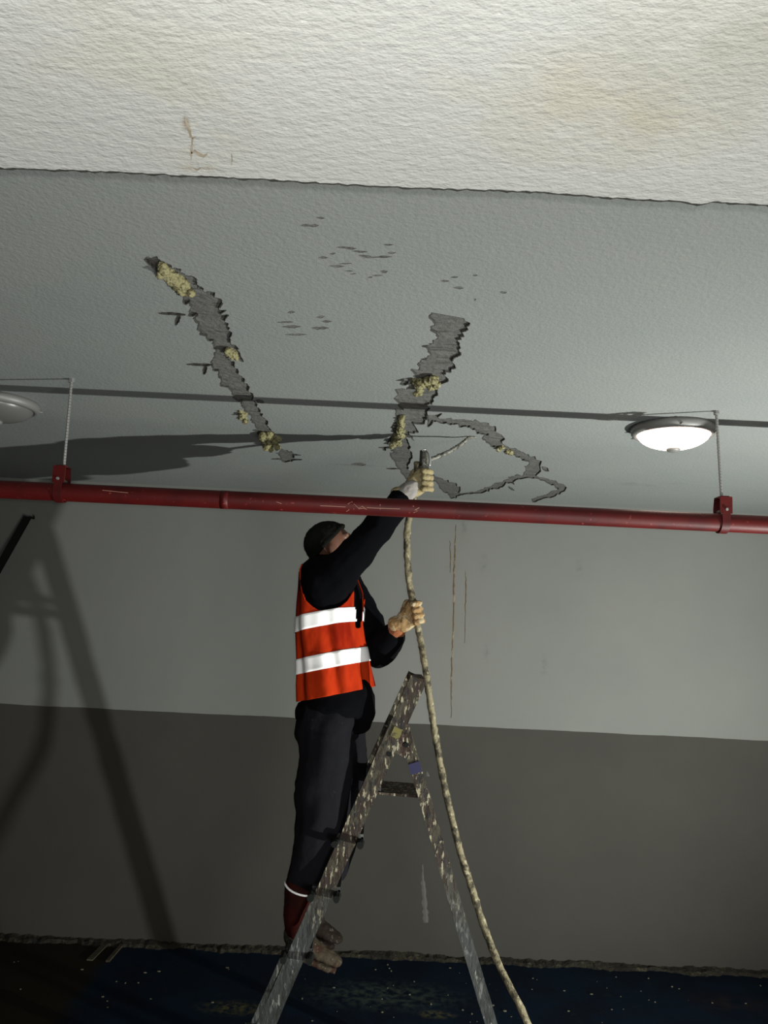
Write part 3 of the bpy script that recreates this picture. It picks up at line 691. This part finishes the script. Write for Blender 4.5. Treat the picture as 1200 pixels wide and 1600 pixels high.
# ------------------------------------------------------------------ hose + injection wand
hpx = [(652, 722, 2.745), (650, 760, 2.74), (643, 790, 2.745), (637, 822, 2.75), (636, 860, 2.765), (639, 905, 2.785), (645, 940, 2.79), (652, 975, 2.79), (659, 1010, 2.79), (667, 1060, 2.79), (674, 1110, 2.80), (682, 1160, 2.82), (692, 1215, 2.85), (704, 1270, 2.87), (719, 1330, 2.87),
       (738, 1390, 2.85), (757, 1450, 2.82), (783, 1515, 2.76), (824, 1598, 2.68)]
HP = [W(*p) for p in hpx]
e = HP[-1]
HP += [e + Vector((.09, -.10, -.20)), Vector((e.x + .22, e.y - .26, .06)), Vector((e.x + .42, e.y - .5, .014)), Vector((e.x + .8, e.y - .75, .013)), Vector((e.x + 1.3, e.y - .8, .013))]
path = smoothpath(HP, 10)
bm = bmesh.new(); rads = [.0118 + .0022 * noise.noise(Vector((i * .35, 0, 0))) + .001 * random.random() for i in range(len(path))]
tube(bm, path, rads, 10, jit=.09)
tag(fin('injection_hose', bm, M_hose, None, True), 'resin-crusted hose hanging from the raised hand to the floor', 'hose')
gun = empty('injection_gun', W(664, 730, 2.745), 'metal injection gun with a thin crusted wand touching the ceiling', 'tool')
g0 = W(663, 758, 2.745); g1 = W(662, 706, 2.745)
bm = bmesh.new(); tube(bm, [g0, g0.lerp(g1, .5), g0.lerp(g1, .8), g1], [.016, .017, .016, .011], 16); fin('gun_body', bm, M_foil, gun, True)
bm = bmesh.new(); q0 = W(657, 728, 2.735); q1 = W(658, 704, 2.735); bar(bm, q0, q1, .008, .014, YV); bmesh.ops.bevel(bm, geom=bm.edges[:], offset=.002, segments=2); fin('trigger_lever', bm, M_dark, gun)
bm = bmesh.new()
arc = [W(x, y, 2.722) for (x, y) in ((671, 728), (672, 718), (670, 708), (666, 703), (661, 702))]
tube(bm, smoothpath(arc, 4), .0045, 8); o = fin('steel_loop', bm, M_metal, gun, True); o['label'] = 'bright metal loop'
bm = bmesh.new()
TIP = WZ(745, 682, CEIL)
wp = [W(672, 718, 2.75), W(690, 711, 2.76), W(708, 702, 2.765), W(722, 693, 2.78), WZ(733, 684, CEIL - .006), TIP + Vector((0, 0, -.003))]
wp = smoothpath(wp, 8); tube(bm, wp, [(.0080 + .002 * noise.noise(Vector((i * .8, 5, 0)))) * (1 - .5 * (i / len(wp)) ** 3) for i in range(len(wp))], 8, jit=.18)
o = fin('wand', bm, M_foil, gun, True)

# ------------------------------------------------------------------ worker
WY = 2.90
worker = empty('person', W(480, 1500, WY), 'worker in orange vest, black top and beanie reaching up from the ladder', 'person')
YAW = R(-16)
def sect(cx, cy, hw_px, b, tilt=13.0, y=WY):
    """torso section: centre pixel, half length in pixels along facing, half depth metres"""
    c = W(cx, cy, y); t = R(tilt)
    u = Vector((math.cos(t) * math.cos(YAW), math.sin(YAW), math.sin(t))).normalized()
    v = Vector((-math.sin(YAW), math.cos(YAW), 0))
    return c, u, v, hw_px * y / F, b
def ringpt(s, th, grow=0.0, n=2.4):
    c, u, v, a, b = s; ct, st = math.cos(th), math.sin(th)
    return c + u * (math.copysign(abs(ct) ** (2 / n), ct) * (a + grow)) + v * (math.copysign(abs(st) ** (2 / n), st) * (b + grow))
def lerp_sect(S, t):
    k = t * (len(S) - 1); i = min(int(k), len(S) - 2); f = k - i; a, b = S[i], S[i + 1]
    return (a[0].lerp(b[0], f), a[1].lerp(b[1], f).normalized(), a[2], a[3] + (b[3] - a[3]) * f, a[4] + (b[4] - a[4]) * f)
def loft(bm, S, grow=0, seg=36, n=2.4):
    rings = [[bm.verts.new(ringpt(s, 2 * math.pi * k / seg, grow, n)) for k in range(seg)] for s in S]
    for A_, B_ in zip(rings, rings[1:]):
        for k in range(seg): bm.faces.new((A_[k], A_[(k + 1) % seg], B_[(k + 1) % seg], B_[k]))
    bm.faces.new(rings[0][::-1]); bm.faces.new(rings[-1])
VS = [sect(527, 1085, 53, .165, 14), sect(524, 1060, 51, .163, 14), sect(522, 1035, 48, .160, 14), sect(519, 1010, 46, .162, 14), sect(517, 985, 45, .168, 14), sect(518, 960, 45, .175, 13), sect(519, 935, 44, .182, 12), sect(517, 912, 39, .185, 11), sect(513, 892, 34, .180, 10), sect(512, 880, 25, .165, 9)]
SHN = W(512, 911, 2.75); ELB = W(567, 853, 2.71); WRI = W(628, 776, 2.745); HND = W(652, 750, 2.745)
SHF = W(535, 915, 3.06); ELF = W(594, 1018, 2.95); WRF = W(626, 976, 2.83); HNF = W(642, 962, 2.80)
# legs
HN, KN, AN = W(506, 1125, 2.81), W(504, 1268, 2.81), W(470, 1420, 2.82)
HF, KF, AF = W(530, 1125, 2.97), W(536, 1262, 2.97), W(496, 1405, 2.945)
HS = .90
HC = W(519, 857, 2.92)                        # head centre
e_ = R(22); hf = Vector((math.cos(e_) * math.cos(R(4)), math.sin(R(4)) * math.cos(e_), math.sin(e_))).normalized()
hl = Vector((0, 0, 1)).cross(hf).normalized(); hu = hf.cross(hl)
HM = Matrix((hf, hl, hu)).transposed()
def hd(x, y, z): return HC + HM @ Vector((x, y, z)) * HS
ELS = HS
# --- body under the clothes, one continuous surface
bm = bmesh.new()
ell(bm, hd(-.005, 0, .02), (.092, .070, .088), HM); ell(bm, hd(.030, 0, -.04), (.058, .055, .075), HM)
ell(bm, hd(.045, 0, -.075), (.036, .034, .028), HM)                                   # chin
chain(bm, [(hd(.088, 0, .012), .011), (hd(.108, 0, -.022), .016)])                    # nose
for s in (-1, 1):
    ell(bm, hd(-.004, s * .073, -.012), (.017, .009, .030), HM)                       # ears
    ell(bm, hd(.062, s * .038, -.018), (.022, .020, .020), HM)                        # cheeks
    chain(bm, [(hd(.085, s * .012, .030), .009), (hd(.074, s * .048, .032), .010)])   # brow
    ell(bm, hd(.085, s * .018, -.056), (.012, .016, .005), HM)                        # lips
chain(bm, [(hd(-.02, 0, -.06), .056), (W(508, 900, 2.90), .056)])
BS = [sect(520, 1118, 36, .115, 5), sect(519, 1060, 38, .12, 8), sect(516, 990, 42, .14, 10), sect(515, 940, 40, .16, 10), sect(512, 900, 28, .15, 8)]
loft(bm, BS)
chain(bm, [(W(510, 905, 2.83), .06), (SHN, .058), (ELB, .040), (WRI, .027), (HND, .016)])
chain(bm, [(W(520, 908, 2.97), .06), (SHF, .058), (ELF, .040), (WRF, .023), (HNF, .014)])
chain(bm, [(HN, .075), (KN, .054), (AN, .036), (W(465, 1452, 2.82), .024)])
chain(bm, [(HF, .070), (KF, .054), (AF, .036), (W(488, 1432, 2.945), .024)])
melt('body', bm, M_skin, worker, .007, 4)
# eyes
for s in (-1, 1):
    bm = bmesh.new(); ball(bm, hd(.083, s * .031, .012), .0115, 3); fin('eye', bm, mat('eye_white', (.22, .20, .18), .4), worker, True)
    bm = bmesh.new(); ball(bm, hd(.0915, s * .031, .014), .0052, 2); fin('iris', bm, M_dark, worker, True)
# --- beanie
bm = bmesh.new(); ell(bm, hd(-.012, 0, .032), (.101, .082, .090), HM)
bmesh.ops.bisect_plane(bm, geom=bm.verts[:] + bm.edges[:] + bm.faces[:], plane_co=hd(.02, 0, .046), plane_no=HM @ Vector((.55, 0, -1)), clear_outer=True)
ed = [e for e in bm.edges if e.is_boundary]; bmesh.ops.contextual_create(bm, geom=ed)
chain_pts = [hd(-.012 + .101 * math.cos(a), .081 * math.sin(a), .032 + (.5 * (-.032 + .101 * math.cos(a))) + .0) for a in [2 * math.pi * k / 26 for k in range(27)]]
# rolled cuff follows the cut plane
rim = []
for k in range(37):
    a = 2 * math.pi * k / 36; x_ = -.014 + .088 * math.cos(a); y_ = .076 * math.sin(a); z_ = .046 + .55 * (x_ - .02)
    rim.append(hd(x_, y_, z_))
for a_, b_ in zip(rim, rim[1:]): cap(bm, a_, .009, b_, .009)
melt('beanie', bm, M_beanie, worker, .005, 4, .0015, 60)
# --- dark dust mask / scarf over nose and mouth
bm = bmesh.new(); ell(bm, hd(.070, 0, -.040), (.060, .060, .046), HM); ell(bm, hd(.02, 0, -.078), (.072, .066, .045), HM); ell(bm, hd(.108, 0, -.016), (.026, .026, .028), HM)
chain(bm, [(hd(-.03, 0, -.08), .07), (W(506, 892, 2.90), .070)])
melt('face_mask', bm, M_black, worker, .006, 3, .002, 30)
ELS = 1.0
# --- black top: torso and both sleeves in one garment
bm = bmesh.new()
JS = [(s[0], s[1], s[2], s[3] - .012, s[4] - .014) for s in VS]
low = [sect(524, 1118, 55, .160, 6), sect(525, 1098, 56, .160, 10)]
loft(bm, low + JS)
chain(bm, [(W(508, 912, 2.84), .085), (SHN, .083), (W(532, 892, 2.725), .072), (ELB, .057), (W(600, 812, 2.72), .052), (W(623, 785, 2.74), .045)])
chain(bm, [(W(512, 900, 2.82), .080), (W(500, 902, 2.80), .078), (W(498, 918, 2.79), .075)])
chain(bm, [(W(520, 905, 2.96), .082), (SHF, .078), (W(573, 975, 3.02), .068), (ELF, .062), (W(604, 1004, 2.90), .056), (W(613, 994, 2.87), .048)])
chain(bm, [(W(585, 1015, 2.97), .058), (W(600, 1008, 2.92), .058)])
# front of the hem hanging forward
chain(bm, [(W(556, 1085, 2.84), .06), (W(562, 1112, 2.84), .055), (W(562, 1128, 2.86), .042)])
chain(bm, [(W(556, 1085, 2.94), .06), (W(562, 1112, 2.94), .055)])
melt('black_top', bm, M_black, worker, .008, 4, .006, 11)
# --- orange vest
def vest_pt(th, t, grow=.004):
    s = lerp_sect(VS, t); p = ringpt(s, th, grow)
    # hanging folds
    f = .006 * math.sin(th * 7 + t * 3) + .005 * math.sin(th * 13 + 1.3) * (1 - t)
    n = (p - s[0]).normalized(); return p + n * f
AH = W(512, 897, 2.75)
def cut(p, th, t):
    if p.y < WY - .02 and ((p.x - AH.x) / .098) ** 2 + ((p.z - AH.z) / .128) ** 2 < 1: return True
    AF_ = W(540, 905, 3.05)
    if p.y > WY + .02 and ((p.x - AF_.x) / .09) ** 2 + ((p.z - AF_.z) / .16) ** 2 < 1: return True
    d = (th + math.pi) % (2 * math.pi) - math.pi
    if t > .42 and abs(d + .10) < .05 + .12 * math.sin((t - .42) / .58 * math.pi): return True     # open front
    return False
NT, NS = 150, 90
bm = bmesh.new()
gv = [[bm.verts.new(vest_pt(2 * math.pi * i / NT, j / NS)) for i in range(NT)] for j in range(NS + 1)]
for j in range(NS):
    for i in range(NT):
        th = 2 * math.pi * (i + .5) / NT; t = (j + .5) / NS
        if cut(vest_pt(th, t), th, t): continue
        bm.faces.new((gv[j][i], gv[j][(i + 1) % NT], gv[j + 1][(i + 1) % NT], gv[j + 1][i]))
bmesh.ops.delete(bm, geom=[v for v in bm.verts if not v.link_faces], context='VERTS')
for _ in range(4):
    bv = [v for v in bm.verts if v.is_boundary]; bmesh.ops.smooth_vert(bm, verts=bv, factor=.5, use_axis_x=True, use_axis_y=True, use_axis_z=True)
bmesh.ops.recalc_face_normals(bm, faces=bm.faces)
vest = fin('safety_vest', bm, M_vest, worker, True)
md = vest.modifiers.new('thick', 'SOLIDIFY'); md.thickness = .004; md.offset = 0
def strip(t0, t1, name='reflective_strip'):
    bm = bmesh.new(); n = 6; rows = []
    for j in range(n + 1):
        t = t0 + (t1 - t0) * j / n
        rows.append([bm.verts.new(vest_pt(2 * math.pi * i / NT, t, .0085)) for i in range(NT)])
    for j in range(n):
        for i in range(NT):
            th = 2 * math.pi * (i + .5) / NT; t = t0 + (t1 - t0) * (j + .5) / n
            if cut(vest_pt(th, t), th, t): continue
            bm.faces.new((rows[j][i], rows[j][(i + 1) % NT], rows[j + 1][(i + 1) % NT], rows[j + 1][i]))
    bmesh.ops.delete(bm, geom=[v for v in bm.verts if not v.link_faces], context='VERTS')
    bmesh.ops.recalc_face_normals(bm, faces=bm.faces)
    o = bpy.data.objects.new(name, None) if False else None
    bm.transform(Matrix.Translation(-gloc(worker)))
    me = bpy.data.meshes.new(name); bm.to_mesh(me); bm.free()
    for p in me.polygons: p.use_smooth = True
    o = link(name, me, M_strip, vest); o['label'] = 'bright white reflective strip'
    md = o.modifiers.new('thick', 'SOLIDIFY'); md.thickness = .002; md.offset = 0
strip(.185, .285); strip(.465, .565)
# --- trousers
bm = bmesh.new()
loft(bm, [sect(515, 1150, 44, .145, 0), sect(518, 1122, 45, .150, 3), sect(518, 1096, 46, .148, 6)])
chain(bm, [(W(512, 1130, 2.82), .100), (W(508, 1190, 2.82), .098), (W(505, 1240, 2.815), .095), (KN, .090), (W(500, 1300, 2.815), .086), (W(492, 1340, 2.82), .078), (W(480, 1366, 2.82), .066)])
chain(bm, [(W(527, 1130, 2.97), .100), (W(537, 1190, 2.97), .086), (W(540, 1245, 2.97), .080), (KF, .078), (W(530, 1310, 2.97), .072), (W(516, 1350, 2.95), .066), (W(508, 1368, 2.945), .060)])
melt('trousers', bm, M_pants, worker, .008, 4, .010, 6.5, (1.1, 1, .95))
# --- rubber boots
def boot(a, heel, toe, r0, footmat, label):
    bm = bmesh.new()
    chain(bm, [(a, r0), (a.lerp(heel, .55), r0 * .88), (heel + Vector((.004, 0, .03)), r0 * .72)])
    melt('rubber_boot', bm, M_boot, worker, .006, 4, .002, 14)
    d = (toe - heel).normalized(); n = Vector((-d.z, 0, d.x)); M3 = Matrix((d, Vector((0, 1, 0)), n)).transposed()
    L = (toe - heel).length; bm = bmesh.new()
    ell(bm, heel + n * .006, (.046, .036, .044), M3)                       # heel
    for k in range(12):
        t = k / 11; hgt = .060 - .034 * t ** .8; wd = .034 + .010 * math.sin(t * math.pi * .85)
        ell(bm, heel.lerp(toe, t) - n * (.034 - hgt * .55), (.034, wd, hgt * .62), M3)
    o = melt('boot_foot', bm, footmat, worker, .005, 3, .0022, 30); o['label'] = label
    bm = bmesh.new()
    for (t0, t1, w0) in ((-.16, .22, .068), (.22, .34, .06), (.34, 1.0, .086), (1.0, 1.14, .06)):
        a_ = heel.lerp(toe, t0) - n * (.043 if t0 != .22 else .038); b_ = heel.lerp(toe, t1) - n * (.043 if t0 != .22 else .038)
        bar(bm, a_, b_, w0, .016, n)
    melt('boot_sole', bm, footmat, worker, .004, 2, .001, 40)
boot(W(472, 1384, 2.82), W(463, 1464, 2.82), W(524, 1490, 2.82), .062, M_bootmud, 'mud-caked foot of the boot')
boot(W(499, 1378, 2.945), W(486, 1440, 2.945), W(525, 1455, 2.945), .054, M_bootdark, 'dark foot of the boot')
bm = bmesh.new()
cB = W(473, 1377, 2.82); pts_ = []
for i in range(13):
    a = R(180 + 15 + i * 12.5); pts_.append(cB + Vector((math.cos(a) * .0635, math.sin(a) * .0635, -.008 * math.sin(math.pi * i / 12) - .0026 * i)))
tube(bm, pts_, .0036, 8); o = fin('boot_piping', bm, M_strip, worker, True); o['label'] = 'bright pale piping at the boot top'

# --- hands: palm, four unequal fingers, thumb closing on what they hold
def hand(name, wrist, palm, gripdir, back, gripc, grad, mt_list, k=1.0, label=None):
    """wrist, palm centre; gripdir = axis of held tube (index side positive); back = direction out of the back of the hand; gripc = centre of held tube"""
    bm = bmesh.new(); g = gripdir.normalized()
    f = (palm - wrist).normalized(); side = g
    f = (f - g * f.dot(g)).normalized(); nrm = g.cross(f).normalized()
    if nrm.dot(back) < 0: nrm = -nrm
    # palm slab
    for s in (-.030, -.010, .010, .030):
        cap(bm, wrist + g * s * .55, .019 * k, palm + g * s + f * .012, .016 * k)
    cap(bm, wrist - f * .03, .026 * k, wrist, .025 * k)
    lens = (.9, 1.0, .95, .78)
    for i, ln in enumerate(lens):
        s = .033 - i * .0215
        base = palm + g * s + f * .018 + nrm * .006
        # curl round gripc
        c = gripc + g * (s - g.dot(gripc - palm)); c = c
        v0 = (base - c); v0 = v0 - g * v0.dot(g)
        a0 = math.atan2(v0.dot(nrm), v0.dot(f)); rad0 = grad + .0085 * k
        pts_ = [base]; 
        for q in range(1, 6):
            a = a0 + (-1) * (0.62 * q * ln)
            # go over the front (+f) and back toward the palm
            pts_.append(c + f * math.cos(a) * rad0 + nrm * math.sin(a) * rad0)
        rr = [.0100, .0098, .0094, .0090, .0085, .0078]
        chain(bm, [(p, r * k) for p, r in zip(pts_, rr)])
        ball(bm, base, .0112 * k, 2)
    # thumb from the side of the palm near its base, closing on the tube
    tb = wrist.lerp(palm, .35) + g * .026 - nrm * .004
    t1 = wrist.lerp(palm, .8) + g * .046 - nrm * .014; t2 = gripc + g * (.036 - g.dot(gripc - palm)) - nrm * (grad + .008) + f * .004
    chain(bm, [(tb, .0145 * k), (t1, .0125 * k), (t2, .0105 * k)])
    o = melt(name, bm, mt_list, worker, .0030, 2, .0012, 70)
    if label: o['label'] = label
    return o
gz = (g1 - g0).normalized()
hand('work_glove', W(634, 772, 2.745), W(652, 752, 2.742), gz, Vector((0, -1, 0)), W(663, 746, 2.745), .017, M_glove_y, 1.08, 'yellow-stained glove of the raised hand')
bm = bmesh.new(); chain(bm, [(W(626, 781, 2.745), .038), (W(636, 771, 2.745), .036), (W(644, 761, 2.744), .031)])
o = melt('glove_cuff', bm, M_glove_g, worker, .004, 2, .004, 26); o['label'] = 'grey crumpled glove cuff'
hz_ = (W(645, 940, 2.79) - W(652, 975, 2.79)).normalized()
hand('work_glove', W(630, 972, 2.805), W(640, 960, 2.795), hz_, Vector((0, -1, 0)), W(649, 958, 2.79), .0135, M_glove_t, 1.1, 'dirty tan glove of the lower hand')
bm = bmesh.new(); chain(bm, [(W(612, 994, 2.87), .033), (W(621, 983, 2.84), .032), (W(625, 977, 2.825), .031)])
o = melt('glove_cuff', bm, M_glove_o, worker, .004, 2, .002, 30); o['label'] = 'orange-brown knitted cuff'
